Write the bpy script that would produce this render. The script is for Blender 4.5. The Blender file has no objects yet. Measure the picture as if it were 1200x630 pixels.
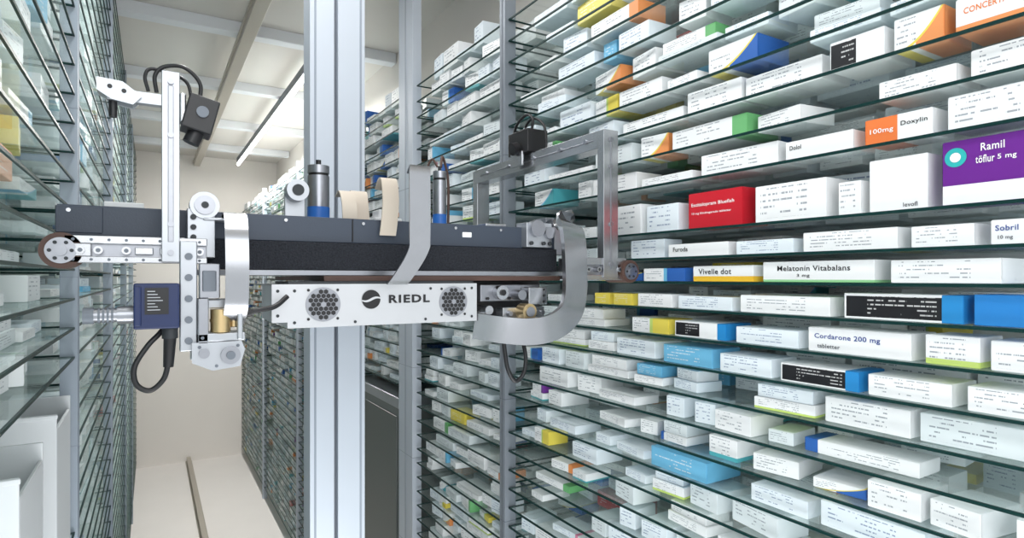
import bpy, math, random
from mathutils import Vector, Matrix
random.seed(31)
C = 2.3            # eye height above the floor
sc = bpy.context.scene
col = sc.collection
try: sc.view_settings.view_transform = 'Standard'
except Exception: pass

# ------------------------------------------------------------ materials
def mat(name, rgb, rough=0.5, metal=0.0, emit=None, es=0, bump=0, bscale=50, var=0.0, coat=0.0, spec=None):
    m = bpy.data.materials.new(name); m.use_nodes = True
    nt = m.node_tree; b = nt.nodes['Principled BSDF']
    b.inputs['Base Color'].default_value = (*rgb, 1)
    b.inputs['Roughness'].default_value = rough
    b.inputs['Metallic'].default_value = metal
    if coat: b.inputs['Coat Weight'].default_value = coat
    if spec is not None: b.inputs['Specular IOR Level'].default_value = spec
    if emit:
        b.inputs['Emission Color'].default_value = (*emit, 1)
        b.inputs['Emission Strength'].default_value = es
    if bump or var:
        tc = nt.nodes.new('ShaderNodeTexCoord')
        n = nt.nodes.new('ShaderNodeTexNoise'); n.inputs['Scale'].default_value = bscale
        n.inputs['Detail'].default_value = 3
        nt.links.new(tc.outputs['Object'], n.inputs['Vector'])
        if bump:
            bp = nt.nodes.new('ShaderNodeBump'); bp.inputs['Strength'].default_value = bump
            bp.inputs['Distance'].default_value = 0.002
            nt.links.new(n.outputs['Fac'], bp.inputs['Height'])
            nt.links.new(bp.outputs['Normal'], b.inputs['Normal'])
        if var:
            mx = nt.nodes.new('ShaderNodeMixRGB')
            mx.inputs[1].default_value = (*[c*(1-var) for c in rgb], 1)
            mx.inputs[2].default_value = (*[min(1, c*(1+var)) for c in rgb], 1)
            nt.links.new(n.outputs['Fac'], mx.inputs[0])
            nt.links.new(mx.outputs[0], b.inputs['Base Color'])
    return m

def glass_mat(name, tint, power=4.5, maxr=0.45, haze=0.12):
    m = bpy.data.materials.new(name); m.use_nodes = True
    nt = m.node_tree; nt.nodes.clear()
    o = nt.nodes.new('ShaderNodeOutputMaterial')
    tr = nt.nodes.new('ShaderNodeBsdfTransparent'); tr.inputs[0].default_value = (*tint, 1)
    df = nt.nodes.new('ShaderNodeBsdfDiffuse'); df.inputs[0].default_value = (0.86, 0.97, 0.95, 1)
    tl = nt.nodes.new('ShaderNodeBsdfTranslucent'); tl.inputs[0].default_value = (0.86, 0.97, 0.95, 1)
    hz = nt.nodes.new('ShaderNodeMixShader'); hz.inputs[0].default_value = 0.5
    h2 = nt.nodes.new('ShaderNodeMixShader'); h2.inputs[0].default_value = haze
    gl = nt.nodes.new('ShaderNodeBsdfGlossy'); gl.inputs['Roughness'].default_value = 0.02
    gl.inputs['Color'].default_value = (0.9, 1, 0.97, 1)
    lw = nt.nodes.new('ShaderNodeLayerWeight'); lw.inputs['Blend'].default_value = 0.5
    p = nt.nodes.new('ShaderNodeMath'); p.operation = 'POWER'; p.inputs[1].default_value = power
    ma = nt.nodes.new('ShaderNodeMath'); ma.operation = 'MULTIPLY_ADD'
    ma.inputs[1].default_value = maxr; ma.inputs[2].default_value = 0.04
    mx = nt.nodes.new('ShaderNodeMixShader')
    L = nt.links.new
    L(df.outputs[0], hz.inputs[1]); L(tl.outputs[0], hz.inputs[2])
    L(tr.outputs[0], h2.inputs[1]); L(hz.outputs[0], h2.inputs[2])
    L(lw.outputs['Facing'], p.inputs[0]); L(p.outputs[0], ma.inputs[0]); L(ma.outputs[0], mx.inputs[0])
    L(h2.outputs[0], mx.inputs[1]); L(gl.outputs[0], mx.inputs[2]); L(mx.outputs[0], o.inputs[0])
    return m

M = {}
M['alu']   = mat('brushed_aluminium', (0.46,0.47,0.49), 0.26, 0.95, var=0.06, bscale=120)
M['alu_w'] = mat('satin_aluminium', (0.45,0.47,0.50), 0.34, 0.8, var=0.04, bscale=30)
M['alu_p'] = mat('panel_aluminium', (0.56,0.57,0.59), 0.4, 0.6, var=0.03, bscale=30)
M['alu_d'] = mat('machined_aluminium', (0.33,0.34,0.37), 0.3, 0.9, var=0.08, bscale=90)
M['alu_m'] = mat('rolled_aluminium', (0.36,0.37,0.39), 0.22, 0.95, var=0.05, bscale=40)
M['mast']  = mat('mast_aluminium', (0.56,0.61,0.68), 0.4, 0.25, var=0.02, bscale=10)
M['mslot'] = mat('mast_groove', (0.30,0.34,0.40), 0.5, 0.2)
M['steel'] = mat('grey_steel', (0.27,0.30,0.34), 0.4, 0.4, var=0.06, bscale=20)
M['lsteel']= mat('blue_grey_steel', (0.34,0.39,0.45), 0.45, 0.3, var=0.05, bscale=20)
M['slot']  = mat('extrusion_slot', (0.16,0.18,0.21), 0.5, 0.3)
M['slate'] = mat('slate_powder_coat', (0.040,0.053,0.078), 0.42, 0.1, bump=0.1, bscale=400)
M['black'] = mat('black_plastic', (0.010,0.010,0.012), 0.4)
M['brush'] = mat('black_brush', (0.022,0.024,0.030), 0.95, bump=1.0, bscale=350, var=0.95, spec=0.2)
M['rubber']= mat('brown_rubber', (0.08,0.04,0.03), 0.55)
M['brass'] = mat('brass', (0.60,0.45,0.24), 0.3, 0.9)
M['navy']  = mat('navy_sensor', (0.008,0.02,0.085), 0.35)
M['blue']  = mat('blue_ring', (0.02,0.14,0.50), 0.4)
M['cream'] = mat('ivory_plastic', (0.56,0.49,0.41), 0.5)
M['white'] = mat('white_plastic', (0.72,0.73,0.74), 0.4)
M['paper'] = mat('white_label', (0.88,0.89,0.90), 0.5)
M['bin']   = mat('white_bin_plastic', (0.72,0.74,0.76), 0.45)
M['dark']  = mat('dark_steel', (0.035,0.04,0.045), 0.5, 0.3)
M['cab']   = mat('grey_green_cabinet', (0.17,0.19,0.185), 0.45, 0.1)
M['cabd']  = mat('grey_green_door', (0.12,0.135,0.13), 0.4, 0.1)
M['glass'] = glass_mat('shelf_glass', (0.965,0.992,0.985))
M['edge']  = mat('green_glass_edge', (0.006,0.032,0.030), 0.35, 0.0, spec=0.15)
M['wallc'] = mat('cream_wall_paint', (0.90,0.86,0.82), 0.8, var=0.02, bscale=3)
M['wallw'] = mat('pale_rack_back', (0.95,0.97,0.97), 0.7, var=0.01, bscale=4)
M['ceil']  = mat('ceiling_panel', (0.74,0.71,0.67), 0.8, var=0.03, bscale=2)
M['floor'] = mat('floor_coating', (0.88,0.845,0.82), 0.45, var=0.03, bscale=3)
M['beam']  = mat('ceiling_beam_paint', (0.80,0.82,0.85), 0.5)
M['rail']  = mat('rail_metal', (0.50,0.46,0.40), 0.4, 0.5)
M['tube']  = mat('lamp_tube', (1,1,1), 0.5, emit=(1,0.98,0.93), es=6)
M['txt_w'] = mat('white_print', (0.9,0.9,0.9), 0.6)
M['txt_k'] = mat('black_print', (0.01,0.01,0.012), 0.6)
M['txt_b'] = mat('blue_print', (0.02,0.05,0.26), 0.6)
M['txt_g'] = mat('grey_print', (0.06,0.07,0.09), 0.6)
M['txt_o'] = mat('orange_print', (0.75,0.20,0.03), 0.6)
M['teal']  = mat('teal_print', (0.02,0.42,0.42), 0.5)

# ---- carton print designs (printed on the card through the per-vertex 'gen' coordinate)
def carton_mat(name, base, acc, kind, acc2=(0.9,0.9,0.9), ink=(0.12,0.15,0.20), lines=True, k=None):
    m = bpy.data.materials.new(name); m.use_nodes = True
    nt = m.node_tree; b = nt.nodes['Principled BSDF']; b.inputs['Roughness'].default_value = 0.36
    N = nt.nodes.new; L = nt.links.new
    at = N('ShaderNodeAttribute'); at.attribute_name = 'gen'
    sp = N('ShaderNodeSeparateXYZ'); L(at.outputs['Vector'], sp.inputs[0])
    def mt(op, a, bb=None, c=None):
        n = N('ShaderNodeMath'); n.operation = op
        for i, v in enumerate((a, bb, c)):
            if v is None: continue
            if isinstance(v, (int, float)): n.inputs[i].default_value = v
            else: L(v, n.inputs[i])
        return n.outputs[0]
    u = mt('SUBTRACT', 1.0, sp.outputs['Y']); z = sp.outputs['Z']
    def rng(s, a, c): return mt('MULTIPLY', mt('GREATER_THAN', s, a), mt('LESS_THAN', s, c))
    def mix(f, c1, c2):
        n = N('ShaderNodeMixRGB'); L(f, n.inputs[0])
        for i, v in ((1, c1), (2, c2)):
            if isinstance(v, tuple): n.inputs[i].default_value = (*v, 1)
            else: L(v, n.inputs[i])
        return n.outputs[0]
    c = base; lo, hi, inkc = 0.08, 0.75, ink
    if kind == 'plain': c = mix(rng(u, 2, 3), base, acc)
    elif kind == 'left': c = mix(mt('LESS_THAN', u, k or 0.13), base, acc); lo, hi = 0.22, 0.85
    elif kind == 'right': c = mix(mt('GREATER_THAN', u, 0.82), base, acc); lo, hi = 0.06, 0.66
    elif kind == 'bottom': c = mix(mt('LESS_THAN', z, k or 0.20), base, acc)
    elif kind == 'full': c = mix(mt('LESS_THAN', z, 2.0), base, acc); inkc = (0.85,0.85,0.85)
    elif kind == 'swoosh':
        d = mt('SUBTRACT', mt('MULTIPLY_ADD', mt('MULTIPLY', u, u), 1.1, 0.0), z)
        c = mix(mt('MULTIPLY', mt('GREATER_THAN', d, 0.0), mt('GREATER_THAN', u, 0.45)), base, acc)
        c = mix(rng(d, 0.0, 0.09), c, acc2); lo, hi = 0.05, 0.45
    elif kind == 'black':
        kk = k or 0.50
        c = mix(mt('MULTIPLY', rng(u, 0.02, kk), rng(z, 0.08, 0.9)), base, (0.012,0.012,0.015)); inkc = (0.8,0.8,0.8); lo, hi = 0.22, kk-0.04
        if acc != base: c = mix(mt('GREATER_THAN', u, 0.84), c, acc)
    elif kind == 'half':
        c = mix(mt('GREATER_THAN', u, 0.5), base, acc); c = mix(rng(u, 0.5, 0.58), c, acc2); lo, hi = 0.05, 0.45
    if lines:
        fz = mt('FRACT', mt('MULTIPLY', z, 6.0)); rowi = mt('FLOOR', mt('MULTIPLY', z, 6.0))
        oi = N('ShaderNodeObjectInfo')
        cb = N('ShaderNodeCombineXYZ')
        L(mt('MULTIPLY', u, 46.0), cb.inputs[0]); L(mt('MULTIPLY', rowi, 7.3), cb.inputs[1]); L(mt('MULTIPLY', oi.outputs['Random'], 50.0), cb.inputs[2])
        ns = N('ShaderNodeTexNoise'); ns.inputs['Scale'].default_value = 1.0; L(cb.outputs[0], ns.inputs['Vector'])
        g = mt('MULTIPLY', mt('GREATER_THAN', ns.outputs['Fac'], 0.44), rng(fz, 0.30, 0.62))
        ns2 = N('ShaderNodeTexNoise'); ns2.inputs['Scale'].default_value = 0.10; L(cb.outputs[0], ns2.inputs['Vector'])
        g = mt('MULTIPLY', g, mt('GREATER_THAN', ns2.outputs['Fac'], 0.47))
        g = mt('MULTIPLY', g, mt('MULTIPLY', rng(u, lo, hi), rng(z, 0.10, 0.92)))
        c = mix(mt('MULTIPLY', g, 0.7), c, inkc)
    L(c, b.inputs['Base Color'])
    return m
W = (0.88,0.895,0.905)
BL=(0.03,0.13,0.45); LB=(0.16,0.48,0.72); TE=(0.08,0.40,0.45); GR=(0.16,0.46,0.18); YE=(0.80,0.66,0.10)
OR=(0.80,0.30,0.10); RE=(0.58,0.03,0.04); PU=(0.18,0.04,0.30); PK=(0.75,0.26,0.40); LG=(0.55,0.70,0.18)
designs = {
 'plain white': carton_mat('carton_white', W, W, 'plain'),
 'plain cool white': carton_mat('carton_cool_white', (0.80,0.87,0.92), W, 'plain', ink=(0.05,0.12,0.3)),
 'plain grey-white': carton_mat('carton_grey_white', (0.75,0.81,0.83), W, 'plain'),
 'blue-banded white': carton_mat('carton_blue_left', W, BL, 'left'),
 'light-blue-banded white': carton_mat('carton_lightblue_right', W, LB, 'right'),
 'teal-striped white': carton_mat('carton_teal_bottom', W, TE, 'bottom'),
 'green-banded white': carton_mat('carton_green_right', W, GR, 'right'),
 'lime-striped white': carton_mat('carton_lime_bottom', W, LG, 'bottom'),
 'orange-banded white': carton_mat('carton_orange_right', W, OR, 'right'),
 'white and blue swoosh': carton_mat('carton_swoosh_blue', W, BL, 'swoosh', YE),
 'white and teal swoosh': carton_mat('carton_swoosh_teal', W, TE, 'swoosh', LB),
 'white and orange swoosh': carton_mat('carton_swoosh_orange', W, OR, 'swoosh', YE),
 'black-labelled white': carton_mat('carton_black_label', W, W, 'black'),
 'yellow': carton_mat('carton_yellow', YE, YE, 'full'),
 'half yellow half white': carton_mat('carton_half_yellow', W, YE, 'half', LG),
 'half blue half white': carton_mat('carton_half_blue', W, BL, 'half', LB),
 'light blue': carton_mat('carton_light_blue', LB, LB, 'full'),
 'blue': carton_mat('carton_blue', BL, BL, 'full'),
 'red': carton_mat('carton_red', RE, RE, 'full'),
 'pink-banded white': carton_mat('carton_pink', W, PK, 'left'),
 'purple-banded white': carton_mat('carton_purple_right', W, PU, 'right'),
 'orange': carton_mat('carton_orange', OR, OR, 'full'),
}
HERO = {
 'purple': mat('carton_hero_purple', (0.14,0.015,0.26), 0.35),
 'hero red': mat('carton_hero_red', (0.55,0.012,0.025), 0.35),
 'hero white': mat('carton_hero_white', W, 0.4),
 'hero yellow': carton_mat('carton_hero_yellow', W, (0.85,0.52,0.04), 'bottom', lines=False, k=0.34),
 'hero orange': carton_mat('carton_hero_orange', W, (0.82,0.20,0.05), 'left', lines=False, k=0.50),
 'hero concerta': carton_mat('carton_hero_orange_stripe', W, OR, 'bottom', lines=False),
 'hero green': carton_mat('carton_hero_green', W, (0.30,0.62,0.30), 'bottom', lines=False, k=0.12),
 'black blue': carton_mat('carton_black_blue', W, (0.02,0.25,0.6), 'black'),
 'black long': carton_mat('carton_black_long', W, (0.02,0.25,0.6), 'black', k=0.84),
 'blue orange': carton_mat('carton_blue_orange', (0.02,0.22,0.6), (0.8,0.2,0.03), 'right', lines=False),
}
dn = list(designs.keys())
weights = [44,26,14,1.8,2.4,3,1.6,1.5,1.4,1.3,1.5,1.0,1.0,0.7,0.9,0.8,0.8,0.5,0.4,0.9,0.6,0.4]

# ------------------------------------------------------------ mesh builder
WL = {}
def catmull(pts, n=8):
    pts = [Vector(p) for p in pts]; out = []
    P = [pts[0]*2-pts[1]] + pts + [pts[-1]*2-pts[-2]]
    for i in range(1, len(P)-2):
        for k in range(n):
            t = k/n; a, b, c, d = P[i-1], P[i], P[i+1], P[i+2]
            out.append(0.5*((2*b)+(-a+c)*t+(2*a-5*b+4*c-d)*t*t+(-a+3*b-3*c+d)*t**3))
    out.append(pts[-1]); return out

class MB:
    def __init__(s): s.v=[]; s.f=[]; s.m=[]; s.s=[]
    def add(s, vs, fs, m, sm=False):
        o=len(s.v); s.v += [tuple(v) for v in vs]
        for f in fs: s.f.append([i+o for i in f]); s.m.append(m); s.s.append(sm)
        return s
    def box(s,x0,x1,y0,y1,z0,z1,m=0,R=None):
        vs=[Vector((x,y,z)) for x in (x0,x1) for y in (y0,y1) for z in (z0,z1)]
        if R is not None:
            c=Vector(((x0+x1)/2,(y0+y1)/2,(z0+z1)/2)); vs=[R@(v-c)+c for v in vs]
        return s.add(vs,[(0,1,3,2),(4,6,7,5),(0,4,5,1),(2,3,7,6),(0,2,6,4),(1,5,7,3)],m)
    def cyl(s,p0,p1,r,m=0,n=28,r2=None,mcap=None):
        p0=Vector(p0);p1=Vector(p1); r2=r if r2 is None else r2
        q=(p1-p0).to_track_quat('Z','Y').to_matrix()
        a=[q@Vector((math.cos(2*math.pi*i/n),math.sin(2*math.pi*i/n),0)) for i in range(n)]
        vs=[p0+x*r for x in a]+[p1+x*r2 for x in a]
        s.add(vs,[(i,(i+1)%n,n+(i+1)%n,n+i) for i in range(n)],m,True)
        mc=m if mcap is None else mcap
        s.add(vs[:n],[tuple(reversed(range(n)))],mc); s.add(vs[n:],[tuple(range(n))],mc)
        return s
    def tube(s,pts,r,m=0,n=12,res=8):
        P=catmull(pts,res); rings=[]; up=Vector((0.13,0.21,0.97))
        for i,p in enumerate(P):
            t=(P[min(i+1,len(P)-1)]-P[max(i-1,0)]).normalized()
            a=up-t*up.dot(t)
            if a.length<1e-4: a=Vector((1,0,0))-t*t.x
            a.normalize(); up=a; b=t.cross(a)
            rings.append([p+(a*math.cos(2*math.pi*k/n)+b*math.sin(2*math.pi*k/n))*r for k in range(n)])
        vs=[v for q in rings for v in q]; fs=[]
        for i in range(len(rings)-1):
            for k in range(n): fs.append((i*n+k,i*n+(k+1)%n,(i+1)*n+(k+1)%n,(i+1)*n+k))
        s.add(vs,fs,m,True)
        s.add(rings[0],[tuple(reversed(range(n)))],m); s.add(rings[-1],[tuple(range(n))],m)
        return s
    def ribbon(s,pts,w,th=0.003,m=0,res=8,w2=None,me=None):
        P=catmull(pts,res); vs=[]; w2=w if w2 is None else w2; n=len(P)
        me=m if me is None else me
        for i,p in enumerate(P):
            t=P[min(i+1,n-1)]-P[max(i-1,0)]; t3=t.normalized(); t=Vector((t.x,0,t.z)).normalized()
            nn=Vector((t.z,0,-t.x)); ww=w+(w2-w)*i/(n-1)
            d=nn.cross(t3).normalized()*th
            if d.y<0: d=-d
            a=p+nn*ww/2; b=p-nn*ww/2
            vs+= [a,b,b+d,a+d]
        for k in range(4):
            s.add(vs,[(i*4+k,i*4+(k+1)%4,i*4+4+(k+1)%4,i*4+4+k) for i in range(n-1)],m if k in (0,2) else me,True)
        s.add(vs,[(0,1,2,3),(n*4-4,n*4-1,n*4-2,n*4-3)],me)
        return s
    def strap(s,pts,w,th=0.003,m=0,me=0,res=8,w2=None):
        P=catmull(pts,res); n=len(P); vs=[]; w2=w if w2 is None else w2
        for i,p in enumerate(P):
            t=(P[min(i+1,n-1)]-P[max(i-1,0)]).normalized()
            X=Vector((1,0,0)); d=X.cross(t).normalized()*th; ww=w+(w2-w)*i/(n-1)
            a=p+X*ww/2; b=p-X*ww/2
            vs+=[a,b,b+d,a+d]
        for k in range(4):
            s.add(vs,[(i*4+k,i*4+(k+1)%4,i*4+4+(k+1)%4,i*4+4+k) for i in range(n-1)],m if k in (0,2) else me,True)
        s.add(vs,[(0,1,2,3),(n*4-4,n*4-1,n*4-2,n*4-3)],me)
        return s
    def prism(s,poly,y0,y1,m=0):
        n=len(poly); vs=[(x,y0,z) for x,z in poly]+[(x,y1,z) for x,z in poly]
        return s.add(vs,[tuple(range(n)),tuple(reversed(range(n,2*n)))]+[(i,(i+1)%n,n+(i+1)%n,n+i) for i in range(n)],m)
    def disc(s,c,r,m=0,n=20,sides=None):
        n=sides or n
        vs=[(c[0]+r*math.cos(2*math.pi*i/n+math.pi/6),c[1],c[2]+r*math.sin(2*math.pi*i/n+math.pi/6)) for i in range(n)]
        return s.add(vs,[tuple(range(n))],m)
    def done(s,name,mats,parent=None,bevel=0,label=None,cat=None,group=None,kind=None,base=False,seg=2):
        used=sorted(set(i for f in s.f for i in f))
        xs=[s.v[i][0] for i in used]; ys=[s.v[i][1] for i in used]; zs=[s.v[i][2] for i in used]
        c=Vector(((min(xs)+max(xs))/2,(min(ys)+max(ys))/2,min(zs) if base else (min(zs)+max(zs))/2))
        mp={i:k for k,i in enumerate(used)}
        vv=[tuple(Vector(s.v[i])-c) for i in used]
        me=bpy.data.meshes.new(name); me.from_pydata(vv,[],[[mp[i] for i in f] for f in s.f])
        for mm in mats: me.materials.append(M[mm] if isinstance(mm,str) else mm)
        me.polygons.foreach_set('material_index',s.m); me.polygons.foreach_set('use_smooth',s.s)
        me.update()
        o=bpy.data.objects.new(name,me); col.objects.link(o)
        if parent is not None: o.parent=parent; o.location=c-WL[parent.name]
        else: o.location=c
        WL[o.name]=c.copy()
        if bevel:
            b=o.modifiers.new('bevel','BEVEL'); b.width=bevel; b.segments=seg; b.limit_method='ANGLE'; b.angle_limit=math.radians(50)
        if label: o['label']=label
        if cat: o['category']=cat
        if group: o['group']=group
        if kind: o['kind']=kind
        return o
def empty(name,loc,label,cat,group=None):
    e=bpy.data.objects.new(name,None); e.empty_display_size=0.05; e.location=loc; col.objects.link(e)
    WL[e.name]=Vector(loc); e['label']=label; e['category']=cat
    if group: e['group']=group
    return e
def text(body,width,center,R,m,parent,hmax=None,name='printed_lettering',bold=0.012,sp=1.06):
    cu=bpy.data.curves.new('t','FONT'); cu.body=body; cu.resolution_u=3; cu.offset=bold; cu.space_character=sp
    to=bpy.data.objects.new('t',cu); col.objects.link(to)
    bpy.context.view_layer.update()
    me=bpy.data.meshes.new_from_object(to.evaluated_get(bpy.context.evaluated_depsgraph_get()))
    bpy.data.objects.remove(to)
    xs=[v.co.x for v in me.vertices]; ys=[v.co.y for v in me.vertices]
    cx,cy=(min(xs)+max(xs))/2,(min(ys)+max(ys))/2; k=width/(max(xs)-min(xs)); kz=k
    if hmax: kz=hmax/(max(ys)-min(ys))
    for v in me.vertices:
        v.co = R@Vector(((v.co.x-cx)*k,(v.co.y-cy)*kz,0))
    me.materials.clear(); me.materials.append(M[m]); me.name=name
    o=bpy.data.objects.new(name,me); col.objects.link(o)
    o.parent=parent; o.location=Vector(center)-WL[parent.name]; WL[o.name]=Vector(center)
    return o
R_front=Matrix(((1,0,0),(0,0,-1),(0,1,0)))         # reads along +X, faces -Y
R_right=Matrix(((0,0,-1),(-1,0,0),(0,1,0)))        # reads along -Y, faces -X

# ------------------------------------------------------------ room shell
XL,XR=-0.155,1.0
MB().box(-0.7,1.6,-0.6,8.6,-0.05,0).done('floor',['floor'],kind='structure')
MB().box(-0.7,1.6,-0.6,8.6,C+1.53,C+1.58).done('ceiling',['ceil'],kind='structure')
MB().box(-0.7,1.6,8.5,8.6,0,C+1.53).done('wall_back',['wallc'],kind='structure')
MB().box(1.46,1.56,-0.6,8.5,0,C+1.53).done('wall_right',['wallw'],kind='structure')
MB().box(-0.68,-0.60,-0.6,8.5,0,C+1.53).done('wall_left',['wallw'],kind='structure')
for i,y in enumerate((2.7,3.9,5.1,6.4,7.6)):
    MB().box(-0.6,1.43,y,y+0.09,C+1.46,C+1.53).done('trim_%d'%(i+1),['beam'],bevel=0.004,kind='structure')
MB().box(1.435,1.46,-0.5,8.5,C+0.97,C+1.53).done('trim_6',['ceil'],kind='structure')
b=MB().box(0.45,0.52,0.1,8.48,C+1.40,C+1.435).box(0.44,0.53,0.1,8.48,C+1.435,C+1.455)
b.done('ceiling_guide_track',['rail'],bevel=0.002,label='long beige-grey metal guide track under the ceiling beams',cat='track')
b=MB().box(0.36,0.43,0.2,8.48,0,0.012).box(0.38,0.41,0.2,8.48,0.012,0.05).box(0.372,0.418,0.2,8.48,0.05,0.062)
b.done('floor_guide_track',['rail'],bevel=0.002,label='long beige metal running rail along the floor',cat='track')
lamp=empty('fluorescent_lamp',(0.90,6.1,C+1.35),'long glowing fluorescent tube lamp under the ceiling','lamp')
MB().box(0.885,0.915,4.2,7.95,C+1.395,C+1.455).done('lamp_housing',['slot'],lamp,bevel=0.004)
MB().cyl((0.90,4.22,C+1.375),(0.90,7.93,C+1.375),0.018,n=16).done('lamp_tube',['tube'],lamp)

# ------------------------------------------------------------ racks
up_h=[0.216+0.07*k for k in range(0,10)]
lo_h=[-0.131-0.062*k for k in range(1,34)]
Rsh=sorted([h for h in up_h if h<0.9]+[0.106,0.046,-0.009,-0.069,-0.131]+[h for h in lo_h if h>-2.2])
Lsh=[-0.048+0.069*k for k in range(-31,22)]
Lsh=[h for h in Lsh if -2.2<h<1.45]
def shelf_geo(b,side,y0,y1,h):
    z=C+h; t=0.0050
    if side>0: xf,xb,e=XR,XR+0.40,0.004
    else: xf,xb,e=XL,XL-0.38,-0.004
    b.add([(xf+e,y0+0.003,z-0.0005),(xb,y0+0.003,z-0.0005),(xb,y1-0.003,z-0.0005),(xf+e,y1-0.003,z-0.0005)],[(0,1,2,3)],0)
    b.box(min(xf,xf+e),max(xf,xf+e),y0,y1,z-t,z,1)
    b.box(min(xf+e,xb),max(xf+e,xb),y0,y0+0.003,z-t,z,1)
    b.box(min(xf+e,xb),max(xf+e,xb),y1-0.003,y1,z-t,z,1)
Rmods=[(0.15,1.68),(1.72,2.47),(2.68,3.42),(3.46,4.95),(4.99,6.65),(6.69,8.42)]
Lmods=[(0.3,1.74),(1.79,3.2),(3.25,4.9),(4.95,6.6),(6.65,8.4)]
far=MB()
def shelf_ok(side,i,h):
    if side>0 and i==2 and h<-0.55: return False
    if side<0 and i==0 and -0.58<h<-0.20: return False
    return True
for side,mods,sh in ((1,Rmods,Rsh),(-1,Lmods,Lsh)):
    for i,(y0,y1) in enumerate(mods):
        for h in sh:
            if not shelf_ok(side,i,h): continue
            near = (side>0 and ((i==0 and -1.0<h) or (i==1 and h>-1.5))) or (side<0 and i<2 and abs(h)<(0.8 if i==0 else 1.3))
            if near:
                b=MB(); shelf_geo(b,side,y0,y1,h)
                b.done('glass_shelf',['glass','edge'],label='clear glass shelf with dark green front edge holding cartons',cat='shelf',
                       group='glass shelves of the right rack' if side>0 else 'glass shelves of the left rack')
            elif i>0 or h<=-1.0: shelf_geo(far,side,y0,y1,h)
far.done('glass_shelf_rows',['glass','edge'],kind='stuff',label='rows of clear glass shelves with green edges along the aisle',cat='shelf')
def post(x0,x1,y0,y1,z1,m,grp):
    b=MB().box(x0,x1,y0,y1,0,z1,0)
    s=min(x0,x1) if x0>0 else max(x0,x1)
    ym=(y0+y1)/2; e=-0.0012 if x0>0 else 0.0012
    b.box(min(s,s+e),max(s,s+e),ym-0.004,ym+0.004,0.02,z1-0.02,1)
    for k in range(7): b.box(x0-0.0006,x1+0.0006,y0-0.0006,y1+0.0006,0.3+k*0.4,0.3025+k*0.4,1)
    b.done('rack_post',[m,'mslot' if m!='steel' else 'slot'],bevel=0.002,label='tall %s rack post between glass shelves'%('pale aluminium' if m=='mast' else 'grey steel'),cat='post',group=grp)
for (y0,y1,m,t) in ((1.683,1.717,'steel',1.44),(2.49,2.66,'mast',1.44),(3.425,3.455,'steel',.93),(4.955,4.985,'mast',.93),(6.655,6.685,'mast',.93)):
    post(XR-0.012,XR+0.03,y0,y1,C+t,m,'right rack posts')
    post(XR+0.405,XR+0.43,y0,y0+0.03,C+0.93,'steel','right rack posts')
for (y0,y1) in ((1.745,1.785),(3.205,3.245),(4.905,4.945),(6.605,6.645)):
    post(XL-0.03,XL+0.005,y0,y1,C+1.43,'lsteel','left rack posts')
    post(XL-0.42,XL-0.39,y0,y0+0.03,C+1.43,'lsteel','left rack posts')
b=MB().box(1.0,1.43,2.69,3.41,0,C-0.62,0).box(0.996,1.43,2.685,3.415,C-0.62,C-0.57,1).box(0.994,1.0,2.71,3.39,0.1,C-0.66,2)
b.done('storage_cabinet',['cab','alu_w','cabd'],bevel=0.003,base=True,label='low grey-green cabinet with pale top under glass shelves',cat='cabinet')

# ------------------------------------------------------------ cartons
def carton_mesh(w,h,d):
    import bmesh
    bm=bmesh.new()
    vs=[bm.verts.new((x,y,z)) for x in (-d/2,d/2) for y in (-w/2,w/2) for z in (0,h)]
    for f in ((0,1,3,2),(4,6,7,5),(0,4,5,1),(2,3,7,6),(0,2,6,4),(1,5,7,3)): bm.faces.new([vs[i] for i in f])
    bmesh.ops.bevel(bm,geom=bm.edges[:],offset=0.0009,segments=2,affect='EDGES')
    for s in (-1,1):
        y=s*w/2; e=s*0.0005
        z0,z1=h*0.10,h*0.985; x0,x1=-d/2*0.97,d/2*0.97
        pts=[(x0,z1),(x0,z0+h*.1),(x0+d*.05,z0),(-d*.12,z0),(-d*.07,z0+h*.09),(d*.07,z0+h*.09),(d*.12,z0),(x1-d*.05,z0),(x1,z0+h*.1),(x1,z1)]
        vs=[bm.verts.new((px_,y+e,pz_)) for px_,pz_ in pts]
        bm.faces.new(vs if s<0 else vs[::-1])
    me=bpy.data.meshes.new('medicine_carton'); bm.to_mesh(me); bm.free()
    a=me.attributes.new('gen','FLOAT_VECTOR','POINT')
    for i,v in enumerate(me.vertices):
        a.data[i].vector=(v.co.x/d+0.5, v.co.y/w+0.5, v.co.z/h)
    me.materials.append(designs['plain white'])
    return me
specs=[]
k5=-0.131-0.062; k9=-0.131-0.062*5
hero_rows={0.106:1.18,0.046:1.0,-0.009:1.08,-0.069:1.26,-0.131:1.12,0.216:0.70,k5:1.02,0.356:0.62}
hero_blocks={round(0.426,3):(0.735,0.885),round(k9,3):(0.86,1.05)}
def gap_above(sh,h):
    g=[a-h for a in sh if a>h+1e-6]; return min(g) if g else 0.10
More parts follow.
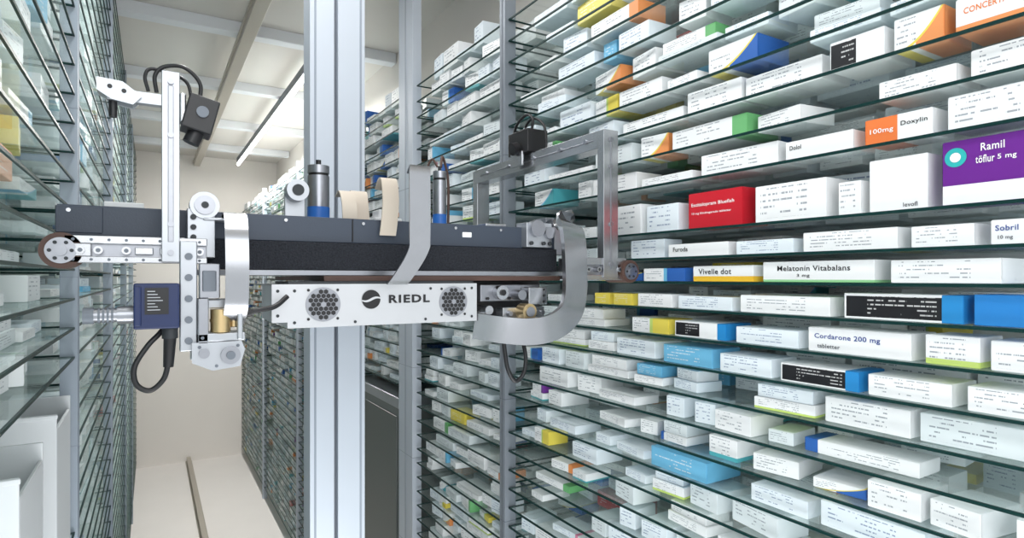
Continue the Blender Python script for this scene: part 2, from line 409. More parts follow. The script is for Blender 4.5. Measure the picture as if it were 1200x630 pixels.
for side,mods,sh in ((1,Rmods,Rsh),(-1,Lmods,Lsh)):
    for i,(y0,y1) in enumerate(mods):
        for h in sh:
            if not shelf_ok(side,i,h): continue
            if side<0 and i==0 and h<-0.55: continue
            if i==0 and h<-1.0: continue
            if i==1 and h<-1.6: continue
            g=min(gap_above(sh,h),0.11)
            if side<0 and i==0 and h>-0.25: g=min(g,0.069)
            for row,(xo,dmax) in enumerate(((0.012,0.11),(0.150,0.11),(0.280,0.112))):
                if i>=3 and row==2: continue
                if side<0 and row==2: continue
                y=y0+0.02+random.random()*0.05
                if side>0 and i==0 and row==0:
                    for hh,ys in hero_rows.items():
                        if abs(hh-h)<1e-6: y=ys+0.01
                blk=hero_blocks.get(round(h,3)) if (side>0 and i==0 and row==0) else None
                upper=h>0.2
                while True:
                    big=random.random()<(0.6 if upper else 0.2)
                    w=random.uniform(0.075,0.20) if not big else random.uniform(0.05,0.15)
                    d=random.uniform(0.065,0.10)
                    if upper: w*=1.05; d=random.uniform(0.080,0.108)
                    if h<-0.2 and random.random()<0.45: w=random.uniform(0.05,0.10); d=random.uniform(0.085,0.105)
                    hh=min(g-0.012, random.choice((0.018,0.022,0.027,0.034,0.044)) if not big else g-random.uniform(0.013,0.022))
                    ra=0.04 if w>0.13 else 0.16
                    rot=random.uniform(-ra,ra)
                    ext=abs(math.sin(rot))*d
                    if blk and y<blk[1] and y+w+ext>blk[0]-0.012: y=blk[1]+0.012; continue
                    if y+w+ext>y1-0.02: break
                    pe=0.15 if upper else 0.14 if h>-0.2 else 0.27
                    if side<0: pe=0.58
                    if random.random()>pe:
                        jx=random.random()*0.016+(0.03 if side<0 else 0)
                        jx=min(jx,max(0,0.126-d-w*abs(math.sin(rot))))
                        xc=xo+jx+d/2+w*abs(math.sin(rot))/2
                        sp=dict(side=side,x=(XR+xc) if side>0 else (XL-xc),y=y+w/2+ext/2,z=C+h+0.0006,w=w,h=hh,d=d,rot=rot,
                            design=random.choices(dn,weights)[0],row=row)
                        specs.append(sp)
                        rem=g-hh-0.016
                        if rem>0.018 and random.random()<0.30:
                            s2=dict(sp); s2['h']=min(rem,0.026); s2['w']=w*0.9; s2['d']=d*0.9
                            s2['rot']=rot+random.uniform(-.03,.03); s2['design']=random.choices(dn,weights)[0]; s2['top']=1; sp['h']=int(hh/0.001)*0.001
                            s2['z']=sp['z']+sp['h']+0.0006
                            sp['exact']=1; s2['exact']=1
                            specs.append(s2)
                    else: w=w*0.6
                    y+=w+ext+random.uniform(0.006,0.022)
ca,sa=math.cos(math.radians(31.1)),math.sin(math.radians(31.1))
def vis(s):
    x,y,z=s['x'],s['y'],s['z']-C
    dep=x*sa+y*ca
    if dep<0.2: return 0
    u=(x*ca-y*sa)/dep; v=z/dep
    if abs(u)>0.93 or abs(v)>0.50: return 0
    return s['w']*s['h']*abs(x)/dep**3*(1.0 if s['row']==0 else 0.12)
specs.sort(key=vis,reverse=True)
NI=250
sizes={}
for s in specs[:NI]:
    w,h,d=round(s['w']-0.002,2),max(0.018,round(int(s['h']/0.004)*0.004,3)),round(s['d']-0.003,2)
    if s.get('exact'): h=round(s['h'],4)
    k=(w,h,d)
    if k not in sizes: sizes[k]=carton_mesh(w,h,d)
    o=bpy.data.objects.new('medicine_carton',sizes[k]); col.objects.link(o)
    o.location=(s['x'],s['y'],s['z'])
    o.rotation_euler=(0,0,s['rot']+(math.pi if s['side']<0 else 0))
    o.material_slots[0].link='OBJECT'; o.material_slots[0].material=designs[s['design']]
    o['label']='%s medicine carton %s'%(s['design'],'stacked on another carton' if s.get('top') else 'on a glass shelf'); o['category']='medicine box'
    o['group']='medicine cartons on the glass shelves'
V=[];F=[];A=[];MI=[]
for s in specs[NI:]:
    o=len(V); cr,sr=math.cos(s['rot']+(math.pi if s['side']<0 else 0)),math.sin(s['rot']+(math.pi if s['side']<0 else 0))
    for gx in (0,1):
        for gy in (0,1):
            for gz in (0,1):
                lx,ly=(gx-.5)*s['d'],(gy-.5)*s['w']
                V.append((s['x']+lx*cr-ly*sr,s['y']+lx*sr+ly*cr,s['z']+gz*s['h'])); A.append((gx,gy,gz))
    for f in ((0,1,3,2),(4,6,7,5),(0,4,5,1),(2,3,7,6),(0,2,6,4),(1,5,7,3)):
        F.append([i+o for i in f]); MI.append(dn.index(s['design']))
me=bpy.data.meshes.new('medicine_carton_stock'); me.from_pydata(V,[],F)
for k in dn: me.materials.append(designs[k])
me.polygons.foreach_set('material_index',MI)
a=me.attributes.new('gen','FLOAT_VECTOR','POINT'); a.data.foreach_set('vector',[c for t in A for c in t])
o=bpy.data.objects.new('medicine_carton_stock',me); col.objects.link(o)
o['kind']='stuff'; o['label']='rows of mostly white medicine cartons stocked on glass shelves'; o['category']='medicine boxes'
def hero(h,y0,y1,hh,d,m,lab,texts=(),xf=0.012):
    w=y1-y0; me=carton_mesh(w,hh,d)
    o=bpy.data.objects.new('medicine_carton',me); col.objects.link(o)
    loc=Vector((XR+xf+d/2,(y0+y1)/2,C+h+0.0006)); o.location=loc; WL[o.name]=loc
    o.material_slots[0].link='OBJECT'; o.material_slots[0].material=HERO.get(m) or designs[m]
    o['label']=lab; o['category']='medicine box'; o['group']='medicine cartons on the glass shelves'
    for (t,u,v,rw,tm,th) in texts:
        text(t,rw*w,(XR+xf-0.0008,y1-u*w,C+h+v*hh),R_right,tm,o,hmax=th)
    return o
o=hero(0.106,0.305,0.432,0.094,0.075,'purple','tall purple medicine carton with teal disc and white lettering',
   [('Ramil',0.49,0.85,0.22,'txt_w',0.011),('5 mg',0.62,0.66,0.17,'txt_w',0.009),('t\u00f6flur',0.42,0.67,0.18,'txt_w',0.011)])
b=MB(); n=32
cx,cz=0.432-0.017,C+0.106+0.070
b.add([(XR+0.0113,cx+0.014*math.cos(2*math.pi*i/n),cz+0.014*math.sin(2*math.pi*i/n)) for i in range(n)],[tuple(range(n))],0)
b.add([(XR+0.0108,cx+0.007*math.cos(2*math.pi*i/n),cz+0.007*math.sin(2*math.pi*i/n)) for i in range(n)],[tuple(range(n))],1)
b.box(XR+0.0105,XR+0.0117,0.306,0.431,C+0.1075,C+0.135,1)
b.done('printed_emblem',['teal','paper'],o)
hero(0.106,0.452,0.538,0.084,0.07,'hero white','tall plain white medicine carton with grey lettering',[('levofl',0.72,0.10,0.24,'txt_g',None)])
hero(0.106,0.552,0.590,0.056,0.07,'plain white','small white medicine carton beside a taller one')
hero(0.106,0.612,0.755,0.070,0.075,'plain white','white medicine carton with small printed text')
hero(0.106,0.785,0.925,0.076,0.08,'hero red','red medicine carton with white lettering',[('Escitalopram Bluefish',0.46,0.66,0.80,'txt_w',0.0095),('10 mg filmdragerade tabletter',0.44,0.42,0.74,'txt_w',0.006)])
hero(0.106,0.955,1.055,0.062,0.08,'plain cool white','white medicine carton with fine print')
hero(0.106,1.075,1.165,0.072,0.08,'plain white','white medicine carton with fine print')
hero(0.046,0.295,0.372,0.034,0.07,'hero white','white medicine carton with dark blue lettering',[('Sobril',0.24,0.68,0.34,'txt_b',None),('10 mg',0.22,0.28,0.22,'txt_g',None)])
hero(0.046,0.392,0.475,0.032,0.075,'plain white','low white medicine carton with fine print')
hero(0.046,0.495,0.655,0.034,0.08,'plain white','long white medicine carton with fine print')
hero(0.046,0.675,0.80,0.026,0.075,'plain cool white','low white medicine carton with fine print')
hero(0.046,0.82,0.985,0.028,0.08,'hero white','long white medicine carton with dark lettering',[('Furoda',0.22,0.6,0.26,'txt_k',0.010)])
hero(-0.009,0.36,0.505,0.036,0.08,'plain white','long white medicine carton with fine print')
hero(-0.009,0.53,0.738,0.038,0.08,'hero green','long white medicine carton with green line and black lettering',[('Melatonin Vitabalans',0.48,0.68,0.66,'txt_k',0.0095),('3 mg',0.40,0.32,0.12,'txt_k',0.007)])
hero(-0.009,0.76,0.912,0.033,0.08,'hero yellow','white medicine carton with orange-yellow lower band and black lettering',[('Vivelle dot',0.38,0.66,0.56,'txt_k',0.0115)])
hero(-0.009,0.935,1.065,0.030,0.08,'half blue half white','white and blue medicine carton with fine print')
hero(-0.069,0.295,0.392,0.044,0.075,'blue orange','blue medicine carton with an orange end')
hero(-0.069,0.405,0.58,0.042,0.08,'black long','long black medicine carton with blue end')
hero(-0.069,0.605,0.79,0.034,0.08,'plain white','long white medicine carton with fine print')
hero(-0.069,0.81,0.955,0.028,0.08,'plain cool white','low white medicine carton with fine print')
hero(-0.069,0.975,1.085,0.03,0.08,'plain white','low white medicine carton with fine print')
hero(-0.069,1.105,1.175,0.028,0.08,'yellow','small yellow medicine carton')
hero(-0.069,1.19,1.25,0.028,0.08,'yellow','small yellow medicine carton')
hero(-0.131,0.295,0.372,0.042,0.075,'plain white','white medicine carton with fine print')
hero(-0.131,0.385,0.455,0.044,0.075,'lime-striped white','white medicine carton with lime green lower stripe')
hero(-0.131,0.475,0.645,0.042,0.08,'hero white','white medicine carton with dark blue lettering',[('Cordarone 200 mg',0.40,0.64,0.66,'txt_b',0.011),('tabletter',0.22,0.26,0.24,'txt_g',0.007)])
hero(-0.131,0.665,0.80,0.032,0.08,'plain cool white','white medicine carton with fine print')
hero(-0.131,0.825,0.965,0.034,0.08,'black blue','white medicine carton with black data label and blue end')
hero(-0.131,0.985,1.105,0.034,0.08,'half yellow half white','half yellow half white medicine carton')
hero(0.216,0.445,0.545,0.042,0.07,'hero orange','half orange half white medicine carton with lettering',[('Doxylin',0.74,0.62,0.38,'txt_k',0.009),('100mg',0.26,0.5,0.36,'txt_w',0.010)])
hero(0.216,0.31,0.425,0.050,0.07,'plain white','white medicine carton with fine print')
hero(0.216,0.565,0.69,0.034,0.07,'hero white','white medicine carton with black lettering',[('Dolol',0.16,0.66,0.18,'txt_k',0.008)])
hero(k5,0.295,0.40,0.036,0.075,'plain white','white medicine carton with fine print')
hero(k5,0.42,0.54,0.034,0.08,'plain white','white medicine carton with fine print')
hero(k5,0.555,0.70,0.034,0.08,'black long','long black medicine carton with blue end')
hero(k5,0.72,0.84,0.036,0.08,'plain cool white','white medicine carton with fine print')
hero(k5,0.86,1.0,0.040,0.09,'light blue','light blue medicine carton with fine print')
hero(k9,0.875,1.04,0.044,0.11,'light blue','large light blue medicine carton')
hero(0.426,0.75,0.87,0.052,0.10,'white and blue swoosh','white medicine carton with blue and yellow swoosh')
hero(0.356,0.30,0.415,0.050,0.09,'hero concerta','white medicine carton with orange stripe and lettering',[('CONCERTA',0.32,0.62,0.46,'txt_o',0.009)])
hero(0.356,0.43,0.50,0.052,0.09,'white and orange swoosh','white medicine carton with orange swoosh')
hero(0.356,0.515,0.605,0.050,0.09,'black-labelled white','white medicine carton with black data label')
for (y0,y1,z1,x0,x1) in ((1.47,1.70,-0.270,-0.50,-0.160),(1.08,1.30,-0.283,-0.50,-0.160)):
    b=MB().box(x0,x1,y0,y0+.006,C-0.5995,C+z1,0).box(x0,x1,y1-.006,y1,C-0.5995,C+z1,0)
    b.box(x0,x0+.006,y0+.006,y1-.006,C-0.5995,C+z1,0).box(x1-.006,x1,y0+.006,y1-.006,C-0.5995,C+z1-0.03,0)
    b.box(x0+.006,x1-.006,y0+.006,y1-.006,C-0.5995,C-0.592,0)
    b.box(x0-.002,x1+.002,y0-.004,y0,C+z1-.008,C+z1,0)
    b.done('white_storage_bin',['bin'],bevel=0.0015,base=True,label='large thin-walled white storage bin standing in the glass rack',cat='bin',group='white storage bins')

# ------------------------------------------------------------ mast
mast=empty('lift_mast',(0.445,1.72,0.062),'tall pale aluminium double lift mast standing on the floor rail','mast')
def extr(b,x0,x1,y0,y1,z0,z1,xs,m0,m1):
    b.box(x0,x1,y0,y1,z0,z1,m0)
    for xc in xs: b.box(xc-0.003,xc+0.003,y0-0.0008,y0+0.001,z0+.01,z1-.01,m1)
b=MB(); extr(b,0.372,0.438,1.69,1.77,0.14,C+1.39,(.386,),0,1); b.done('mast_profile',['mast','mslot'],mast,bevel=0.004)
b=MB(); extr(b,0.446,0.522,1.68,1.79,0.14,C+1.39,(.510,),0,1); b.done('mast_profile',['mast','mslot'],mast,bevel=0.006,seg=4)
MB().box(0.4385,0.4455,1.70,1.712,0.14,C+1.35,0).done('drive_belt',['slot'],mast)
b=MB().box(0.34,0.55,1.68,1.95,0.066,0.14,0).cyl((0.37,1.72,0.09),(0.42,1.72,0.09),0.028,1).cyl((0.37,1.9,0.09),(0.42,1.9,0.09),0.028,1)
b.done('mast_foot',['steel','dark'],mast,bevel=0.004)
# ------------------------------------------------------------ picking carriage
G=empty('picking_carriage',(0.43,1.3,C-0.13),'robotic medicine picking carriage in slate and aluminium on a lift mast','picking robot')
def z(h): return C+h
b=MB().box(-0.113,0.733,1.04,1.60,z(.060),z(.103),0)
b.box(-0.115,-0.06,1.038,1.06,z(.063),z(.101),0)
b.box(0.30,0.3025,1.0385,1.041,z(.062),z(.102),1)
for x in (-0.10,0.02,0.19,0.32,0.50,0.60,0.715): b.cyl((x,1.0375,z(.095)),(x,1.041,z(.095)),0.0028,2,12)
b.box(0.515,0.535,1.0385,1.041,z(.078),z(.088),3)
b.done('carriage_housing',['slate','black','alu','paper'],G,bevel=0.002)
MB().box(0.072,0.733,1.032,1.10,z(.013),z(.0595)).done('brush_strip',['brush'],G,bevel=0.001)
b=MB().box(0.06,0.76,1.036,1.55,z(.004),z(.012),0).box(0.25,0.74,1.030,1.5,z(-.006),z(.003),1)
b.done('base_plate',['alu_d','rubber'],G)
MB().box(0.36,0.53,1.56,1.672,z(-.08),z(.095),0).box(0.34,0.55,1.60,1.62,z(-.06),z(.06)).done('mast_bracket',['steel'],G,bevel=0.003)
b=MB()
b.box(-0.100,0.070,0.985,0.992,z(.046),z(.057),0).box(-0.100,0.070,0.985,0.992,z(.020),z(.029),0)
b.box(-0.085,0.070,0.994,1.035,z(.026),z(.054),1)
b.box(-0.092,-0.07,0.983,0.99,z(.029),z(.046),0)
for x in (-0.082,-0.062,-0.03,0.045,0.06): b.cyl((x,0.980,z(.037)),(x,0.995,z(.037)),0.0055,0,16).disc((x,0.9795,z(.037)),0.0028,2,12)
for x in (-0.02,0.01): b.box(x,x+0.022,0.984,0.994,z(.032),z(.042),0)
for x in (-.09,-.07,-.05,-.03,-.01,.01,.03,.06):
    for h in (.0515,.0245): b.disc((x,.9845,z(h)),.0020,2,10)
b.done('gripper_slide',['alu','alu_d','slot'],G,bevel=0.001)
def roller(x,h,r,y0,y1):
    b=MB().cyl((x,y0,z(h)),(x,y1,z(h)),r,0,40).cyl((x,y0-0.003,z(h)),(x,y0+.002,z(h)),r*0.72,1,32).cyl((x,y0-0.007,z(h)),(x,y0,z(h)),r*0.3,1,20)
    for k in range(6):
        a=k*math.pi/3; b.cyl((x+r*.5*math.cos(a),y0-0.0045,z(h)+r*.5*math.sin(a)),(x+r*.5*math.cos(a),y0-.002,z(h)+r*.5*math.sin(a)),r*0.1,2,10)
    b.done('belt_roller',['rubber','alu_d','dark'],G)
roller(-0.103,.036,.024,0.985,1.045)
roller(0.938,.014,.026,1.03,1.10)
st=MB()
st.box(0.012,0.034,0.968,0.982,z(.022),z(.290),0).box(-0.052,0.012,0.968,0.982,z(.240),z(.256),0)
st.prism([(-0.062,z(.266)),(-0.034,z(.264)),(-0.012,z(.248)),(-0.022,z(.236)),(-0.046,z(.240)),(-0.062,z(.250))],0.962,0.990,0)
st.box(0.0195,0.0265,0.9665,0.968,z(.05),z(.27),1)
st.cyl((-0.045,0.976,z(.240)),(-0.045,0.976,z(.218)),0.005,2,14)
st.disc((-.048,.9612,z(.256)),.003,2,12).disc((-.032,.9612,z(.252)),.003,2,12)
for h in (.035,.075,.20,.275): st.cyl((0.023,0.964,z(h)),(0.023,0.968,z(h)),0.004,1,12)
st=st.done('camera_stand',['alu_w','alu_d','black'],G,bevel=0.0012)
rot=Matrix.Rotation(math.radians(14),3,'Y')
b=MB().box(0.040,0.080,0.955,1.0,z(.208),z(.258),0,rot).cyl((0.055,0.975,z(.21)),(0.048,0.975,z(.193)),0.011,0,20).box(0.034,0.042,0.965,0.985,z(.22),z(.262),1)
b.cyl((0.062,0.955,z(.235)),(0.062,0.951,z(.235)),0.008,2,16)
b.done('scanner_camera',['black','alu','slot'],st,bevel=0.002)
b=MB()
b.tube([(0.06,.98,z(.255)),(0.060,.98,z(.283)),(0.040,.98,z(.302)),(0.015,.985,z(.300)),(0.004,.985,z(.285)),(0.006,.985,z(.262))],0.0028)
b.tube([(0.05,.985,z(.255)),(0.045,.985,z(.28)),(0.03,.99,z(.292)),(0.0,.99,z(.296)),(-0.008,.985,z(.282)),(-0.004,.985,z(.262))],0.0024)
b.done('camera_cable',['black'],st)
b=MB().cyl((0.068,1.0,z(.108)),(0.068,1.03,z(.108)),.020,0,36).cyl((0.068,.996,z(.108)),(0.068,1.0,z(.108)),.014,2,30).cyl((0.068,.994,z(.108)),(0.068,.997,z(.108)),.005,1,14)
b.box(0.045,0.082,1.005,1.03,z(.03),z(.103),0)
for k in range(4): b.cyl((0.053,.9995,z(.045+.015*k)),(0.053,1.006,z(.045+.015*k)),.004,1,12)
b.done('pulley_bracket',['alu_w','dark','alu_d'],G,bevel=0.001)
def strap(pts,w,mt,w2=None,th=.003):
    MB().strap([(x,y,z(h)) for x,y,h in pts],w,th,w2=w2,res=10,m=0,me=1).done('guide_strap',[mt,'alu_d' if mt!='cream' else 'cream'],G)
def band(pts,w,mt,w2=None,th=.003):
    MB().ribbon([(x,y,z(h)) for x,y,h in pts],w,th,w2=w2,res=10,me=1).done('guide_band',[mt,'alu' if mt!='cream' else 'cream'],G)
strap([(0.108,1.036,.092),(0.107,1.005,.098),(0.106,.965,.092),(0.105,.940,.064),(0.105,.933,.02),(0.105,.938,-.03),(0.104,.955,-.058),(0.102,.980,-.074)],.031,'alu_m')
MB().box(.066,.120,1.0,1.036,z(.086),z(.090),0).done('strap_clamp',['alu_w'],G,bevel=.001)
strap([(0.425,1.05,.196),(0.415,1.015,.200),(0.404,.980,.196),(0.398,.968,.180),(0.396,.962,.12),(0.394,.958,.065),(0.392,.956,.050),(0.382,.958,.028),(0.366,.966,.000),(0.358,.972,-.012)],.040,'alu_m',w2=.036)
strap([(0.376,1.10,.168),(0.372,1.07,.182),(0.368,1.04,.176),(0.366,1.025,.14),(0.364,1.025,.105),(0.362,1.03,.075)],.030,'cream')
band([(0.752,1.06,.112),(0.750,1.01,.116),(0.745,.985,.085),(0.742,.975,.02),(0.738,.97,-.030),(0.722,.965,-.070),(0.685,.965,-.096),(0.635,.970,-.105),(0.585,.99,-.102),(0.535,1.03,-.094)],.058,'alu_m',w2=.050,th=.012)
strap([(0.300,1.10,.150),(0.298,1.07,.155),(0.298,1.05,.135),(0.300,1.05,.104)],.026,'cream')
strap([(0.336,1.15,.160),(0.333,1.11,.162),(0.330,1.09,.140),(0.330,1.08,.104)],.030,'cream')
b=MB()
b.box(0.034,0.056,.965,.985,z(-.105),z(.052),0).box(0.056,0.070,.955,.99,z(-.095),z(-.03),1)
b.box(0.056,0.118,.97,1.02,z(-.045),z(-.032),0).box(0.056,0.118,.955,1.0,z(-.092),z(-.080),0)
b.box(0.107,0.114,.95,.96,z(-.09),z(-.03),0)
b.prism([(0.050,z(-.094)),(0.112,z(-.094)),(0.116,z(-.105)),(0.110,z(-.128)),(0.075,z(-.132)),(0.050,z(-.120))],.955,1.0,0)
b.cyl((0.098,.948,z(-.112)),(0.098,.956,z(-.112)),.013,1,28).cyl((0.098,.945,z(-.112)),(0.098,.949,z(-.112)),.006,2,18)
b.cyl((0.064,.95,z(-.108)),(0.064,.956,z(-.108)),.007,1,18)
for x,h in ((.058,-.099),(.108,-.099),(.080,-.127),(.112,-.086),(.062,-.086),(.112,-.038),(.062,-.038)): b.disc((x,.9545 if h<-.05 else .9695,z(h)),.0024,2,10)
for h in (.03,.0,-.03,-.06,-.09): b.cyl((0.045,.961,z(h)),(0.045,.966,z(h)),.005,2,14)
b.box(0.058,0.085,.96,.975,z(-.03),z(.02),1).box(.062,.08,.957,.961,z(-.02),z(.01),2)
b.done('lift_mechanism',['alu_w','alu_d','slot'],G,bevel=0.0015)
b=MB().cyl((0.086,.965,z(-.079)),(0.086,.965,z(-.046)),.0135,0,28).cyl((0.086,.965,z(-.064)),(0.086,.965,z(-.060)),.0145,0,28).cyl((0.104,.968,z(-.072)),(0.104,.968,z(-.046)),.006,0,18)
b.done('spring_cartridge',['brass'],G)
s=MB().box(-0.021,0.033,.945,.995,z(-.070),z(-.008),0).box(-0.021,-0.012,.942,.946,z(-.066),z(-.012),0)
s=s.done('distance_sensor',['navy'],G,bevel=0.003)
b=MB().box(-0.008,0.020,.9435,.9455,z(-.050),z(-.014),0)
for k in range(7): b.box(-0.005,0.004+0.003*(k*5%4),.943,.9436,z(-.0192-.0042*k),z(-.0182-.0042*k),1)
b.done('sensor_label',['black','alu_w'],s)
b=MB().cyl((-0.021,.97,z(-.051)),(-0.040,.97,z(-.051)),.012,0,24).cyl((-0.040,.97,z(-.051)),(-0.066,.97,z(-.051)),.0095,0,24).cyl((-0.066,.97,z(-.051)),(-0.078,.97,z(-.051)),.011,1,24)
for k in range(4): b.cyl((-0.044-.005*k,.97,z(-.051)),(-0.0465-.005*k,.97,z(-.051)),.0105,1,24)
b.done('sensor_plug',['alu_d','slot'],s)
b=MB().cyl((0.022,.965,z(-.068)),(0.022,.965,z(-.085)),.010,1,20).cyl((0.022,.965,z(-.085)),(0.020,.965,z(-.125)),.008,0,20,r2=.0065)
b.tube([(0.020,.965,z(-.12)),(0.014,.965,z(-.142)),(-0.002,.965,z(-.156)),(-0.018,.965,z(-.146)),(-0.020,.965,z(-.122)),(-0.005,.97,z(-.095)),(0.010,.975,z(-.078)),(0.016,.98,z(-.068))],.0036)
b.done('sensor_cable',['black','dark'],s)
p=MB().prism([(0.166,z(-.012)),(0.535,z(-.012)),(0.535,z(-.082)),(0.190,z(-.082)),(0.190,z(-.072)),(0.166,z(-.072))],1.02,1.12,0)
p.box(0.19,0.53,1.022,1.14,z(-.0115),z(-.0065),1)
for (x,h) in ((.174,-.022),(.174,-.062),(.20,-.022),(.20,-.074),(.525,-.02),(.525,-.074),(.44,-.02),(.30,-.076),(.43,-.076)): p.disc((x,1.0193,z(h)),.0026,1,12)
p=p.done('control_box',['alu_p','dark'],G,bevel=0.001)
for x in (.246,.486):
    g=MB()
    g.cyl((x,1.0180,z(-.045)),(x,1.0205,z(-.045)),.0285,0,48)
    for r_ in range(-4,5):
        for q in range(-5,6):
            xx=(q+0.5*(r_%2))*0.0082; zz=r_*0.0071
            if math.hypot(xx,zz)<.0245: g.disc((x+xx,1.0175,z(-.045)+zz),.0042,1,sides=6)
    g.cyl((x,1.0165,z(-.045)),(x,1.018,z(-.045)),.0045,0,20)
    for a in (45,135,225,315): g.disc((x+.034*math.cos(math.radians(a)),1.0190,z(-.045)+.034*math.sin(math.radians(a))),.0024,1,12)
    g.done('fan_grille',['alu_d','black'],p)
g=MB(); ex,ez=.328,z(-.038); g.disc((ex,1.0188,ez),.0165,0,40)
N_=14; up=[];dnn=[]
for i in range(N_+1):
    t=-1+2*i/N_; xx=ex+.0168*t; mid=ez+.0032*math.sin(t*2.6); th=.0024*(1-0.55*abs(t))
    up.append((xx,1.0182,mid+th)); dnn.append((xx,1.0182,mid-th))
g.add(up+dnn,[(i,N_+1+i,N_+2+i,i+1) for i in range(N_)],1)
g.done('printed_emblem',['txt_k','alu_p'],p)
text('RIEDL',.078,(.399,1.0188,z(-.038)),R_front,'txt_k',p,bold=0.035,sp=1.2,hmax=.0145)
b=MB().tube([(0.185,1.0,z(-.03)),(0.165,.99,z(-.045)),(0.14,.985,z(-.05)),(0.118,.985,z(-.055))],.004).cyl((.118,.985,z(-.055)),(.13,.985,z(-.052)),.007,0,16)
b.done('plate_cable',['black'],G)
def motor(x,y,h1,r):
    b=MB().cyl((x,y,z(.104)),(x,y,z(.118)),r*1.15,1,28).cyl((x,y,z(.118)),(x,y,z(.140)),r*1.03,2,28).cyl((x,y,z(.140)),(x,y,z(h1-.02)),r,0,28).cyl((x,y,z(h1-.02)),(x,y,z(h1-.015)),r*.9,3,28).cyl((x,y,z(h1-.015)),(x,y,z(h1)),r,0,28)
    b.cyl((x,y,z(h1)),(x,y,z(h1+.012)),r*.25,3,12)
    b.done('drive_motor',['alu_d','alu','blue','black'],G)
motor(.285,1.22,.222,.021); motor(.548,1.22,.235,.015)
b=MB().tube([(.551,1.22,z(.245)),(.56,1.23,z(.27)),(.578,1.24,z(.22)),(.578,1.24,z(.11))],.003).tube([(.543,1.22,z(.245)),(.533,1.23,z(.262)),(.523,1.24,z(.22)),(.523,1.24,z(.11))],.0025)
b.done('motor_cable',['rubber'],G)
b=MB().cyl((.222,1.10,z(.155)),(.222,1.13,z(.155)),.019,0,32).cyl((.222,1.097,z(.155)),(.222,1.10,z(.155)),.010,1,20).box(.205,.24,1.13,1.14,z(.104),z(.16),0)
b.done('guide_pulley',['alu_w','dark'],G,bevel=.001)
MB().box(.375,.43,1.14,1.20,z(.104),z(.118),0).box(.385,.42,1.15,1.19,z(.118),z(.135)).done('mounting_block',['white'],G,bevel=.002)
MB().cyl((.46,1.1,z(.104)),(.46,1.1,z(.122)),.014,0).done('mounting_stud',['white'],G,bevel=.001)
MB().box(-.06,-.01,1.06,1.12,z(.104),z(.112),0).done('mounting_block',['white'],G,bevel=.001)
MB().box(.60,.65,1.1,1.2,z(.104),z(.114),0).done('mounting_block',['alu'],G,bevel=.001)
b=MB().box(.650,.712,1.02,1.06,z(.062),z(.112),0).cyl((.672,1.01,z(.100)),(.672,1.03,z(.100)),.017,2,28).cyl((.702,1.01,z(.092)),(.702,1.03,z(.092)),.012,2,24)
for x in (.66,.69,.705): b.cyl((x,1.015,z(.07)),(x,1.021,z(.07)),.004,1,12)
b.box(.735,.80,1.075,1.12,z(.05),z(.13),2)
b.done('pulley_bracket',['alu_w','dark','alu_d'],G,bevel=.001)
b=MB().box(.778,.935,1.04,1.05,z(.028),z(.044),0).box(.778,.935,1.04,1.05,z(-.006),z(.006),0).box(.778,.92,1.05,1.09,z(-.004),z(.042),2)
for x in (.79,.82,.85,.91): b.cyl((x,1.033,z(.018)),(x,1.05,z(.018)),.006,0,14).disc((x,1.0325,z(.018)),.003,1,12)
b.done('gripper_slide',['alu','dark','alu_d'],G,bevel=.001)
f=MB().box(.864,.906,1.036,1.058,z(.0),z(.332),0).box(.864,.906,1.058,1.67,z(.292),z(.332),0).box(.864,.906,1.64,1.67,z(.065),z(.292),0)
for h in (.03,.12,.25,.31): f.cyl((.885,1.032,z(h)),(.885,1.036,z(h)),.005,1,12)
for y in (1.1,1.2,1.32,1.45,1.58): f.cyl((.860,y,z(.314)),(.864,y,z(.314)),.005,1,12)
f.box(.8625,.864,1.07,1.62,z(.3105),z(.3135),1).box(.883,.887,1.0345,1.036,z(.02),z(.31),1)
f.box(.735,.864,1.62,1.66,z(.065),z(.10),0)
f=f.done('camera_stand',['alu','alu_d'],G,bevel=.0015)
b=MB().box(.85,.915,1.33,1.43,z(.334),z(.396),0).cyl((.85,1.38,z(.35)),(.832,1.38,z(.345)),.017,0,20).box(.845,.852,1.35,1.41,z(.30),z(.339),1)
b.done('scanner_camera',['black','alu'],f,bevel=.002)
b=MB().tube([(.88,1.36,z(.39)),(.88,1.35,z(.425)),(.88,1.38,z(.445)),(.88,1.43,z(.43)),(.88,1.45,z(.39)),(.88,1.44,z(.33))],.004).tube([(.89,1.40,z(.39)),(.89,1.40,z(.42)),(.89,1.36,z(.432)),(.89,1.31,z(.40)),(.89,1.30,z(.33))],.0035)
b.done('camera_cable',['black'],f)
b=MB().box(.545,.735,1.10,1.20,z(-.09),z(-.0065),2).box(.560,.70,1.05,1.09,z(-.048),z(-.014),1).box(.60,.700,1.03,1.06,z(-.085),z(-.060),0).box(.655,.70,1.02,1.05,z(-.055),z(-.02),0)
b.cyl((.60,1.03,z(-.03)),(.60,1.05,z(-.03)),.014,0,24).cyl((.64,1.02,z(-.035)),(.64,1.05,z(-.035)),.010,1,20)
b.cyl((.60,1.026,z(-.03)),(.60,1.03,z(-.03)),.006,2,16).cyl((.575,1.04,z(-.065)),(.575,1.10,z(-.065)),.009,0,20)
for x in (.575,.625): b.cyl((x,1.045,z(-.042)),(x,1.05,z(-.042)),.003,2,10)
for x in (.615,.68,.692): b.cyl((x,1.023,z(-.072)),(x,1.03,z(-.072)),.005,1,12)
for h in (-.025,-.037,-.049): b.disc((.692,1.0195,z(h)),.0025,2,10)
b.done('lift_mechanism',['alu','alu_d','black'],G,bevel=.0015)
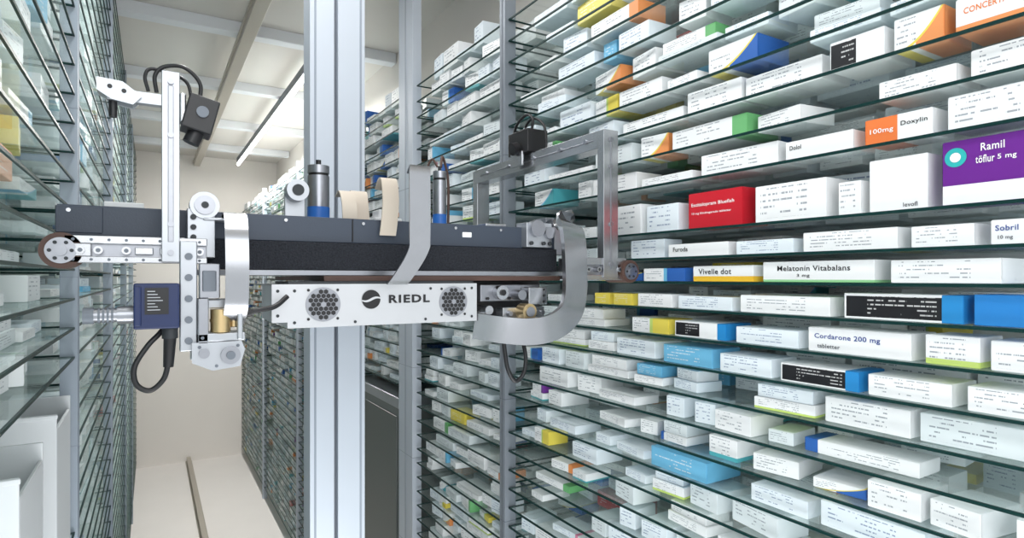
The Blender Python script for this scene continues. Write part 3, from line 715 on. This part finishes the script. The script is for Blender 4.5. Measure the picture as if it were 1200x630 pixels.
b=MB().cyl((.645,1.0,z(-.068)),(.645,1.03,z(-.068)),.016,0,28).cyl((.645,.996,z(-.068)),(.645,1.0,z(-.068)),.010,1,20)
b.done('adjusting_knob',['brass','alu_d'],G,bevel=.001)
MB().tube([(.615,1.06,z(-.10)),(.622,1.06,z(-.15)),(.630,1.06,z(-.19)),(.648,1.06,z(-.215)),(.668,1.06,z(-.20)),(.672,1.06,z(-.16)),(.665,1.08,z(-.09))],.0045).done('trailing_cable',['black'],G)

# ------------------------------------------------------------ lights
def area(name,loc,rot,sx,sy,e,c=(1,1,1)):
    l=bpy.data.lights.new(name,'AREA'); l.shape='RECTANGLE'; l.size=sx; l.size_y=sy; l.energy=e; l.color=c
    o=bpy.data.objects.new(name,l); o.location=loc; o.rotation_euler=rot; col.objects.link(o); return o
def aim(o,t): o.rotation_euler=(Vector(t)-o.location).to_track_quat('-Z','Y').to_euler()
area('ceiling_area_light',(0.25,1.6,C+1.36),(0,0,0),0.25,2.4,26,(1,0.99,0.98))  # added fill above the near aisle, no fixture there; brightens the racks
area('ceiling_area_light',(0.90,5.8,C+1.352),(0,0,0),0.03,3.2,80,(1,0.98,0.94))
o=area('front_fill_light',(0.1,-0.9,C+0.7),(0,0,0),1.2,1.2,11,(0.98,0.99,1)); aim(o,(1.0,1.4,C))  # added fill behind the camera, aimed to brighten the right rack
o=area('low_fill_light',(0.42,0.55,C-1.5),(0,0,0),0.6,1.4,20,(0.99,0.99,1)); aim(o,(1.15,1.0,C+0.3))  # unseen fill added from below, lightens the carton undersides
w=bpy.data.worlds.new('world'); sc.world=w; w.use_nodes=True
bg=w.node_tree.nodes['Background']; bg.inputs[0].default_value=(0.94,0.975,1.0,1); bg.inputs[1].default_value=1.3
# ------------------------------------------------------------ camera
cd=bpy.data.cameras.new('camera'); cam=bpy.data.objects.new('camera',cd); col.objects.link(cam)
cam.location=(0,0,C); cam.rotation_euler=(math.radians(90),0,math.radians(-31.1))
cd.sensor_width=36; cd.lens=21; cd.shift_y=10/1200; cd.clip_start=0.02
sc.camera=cam
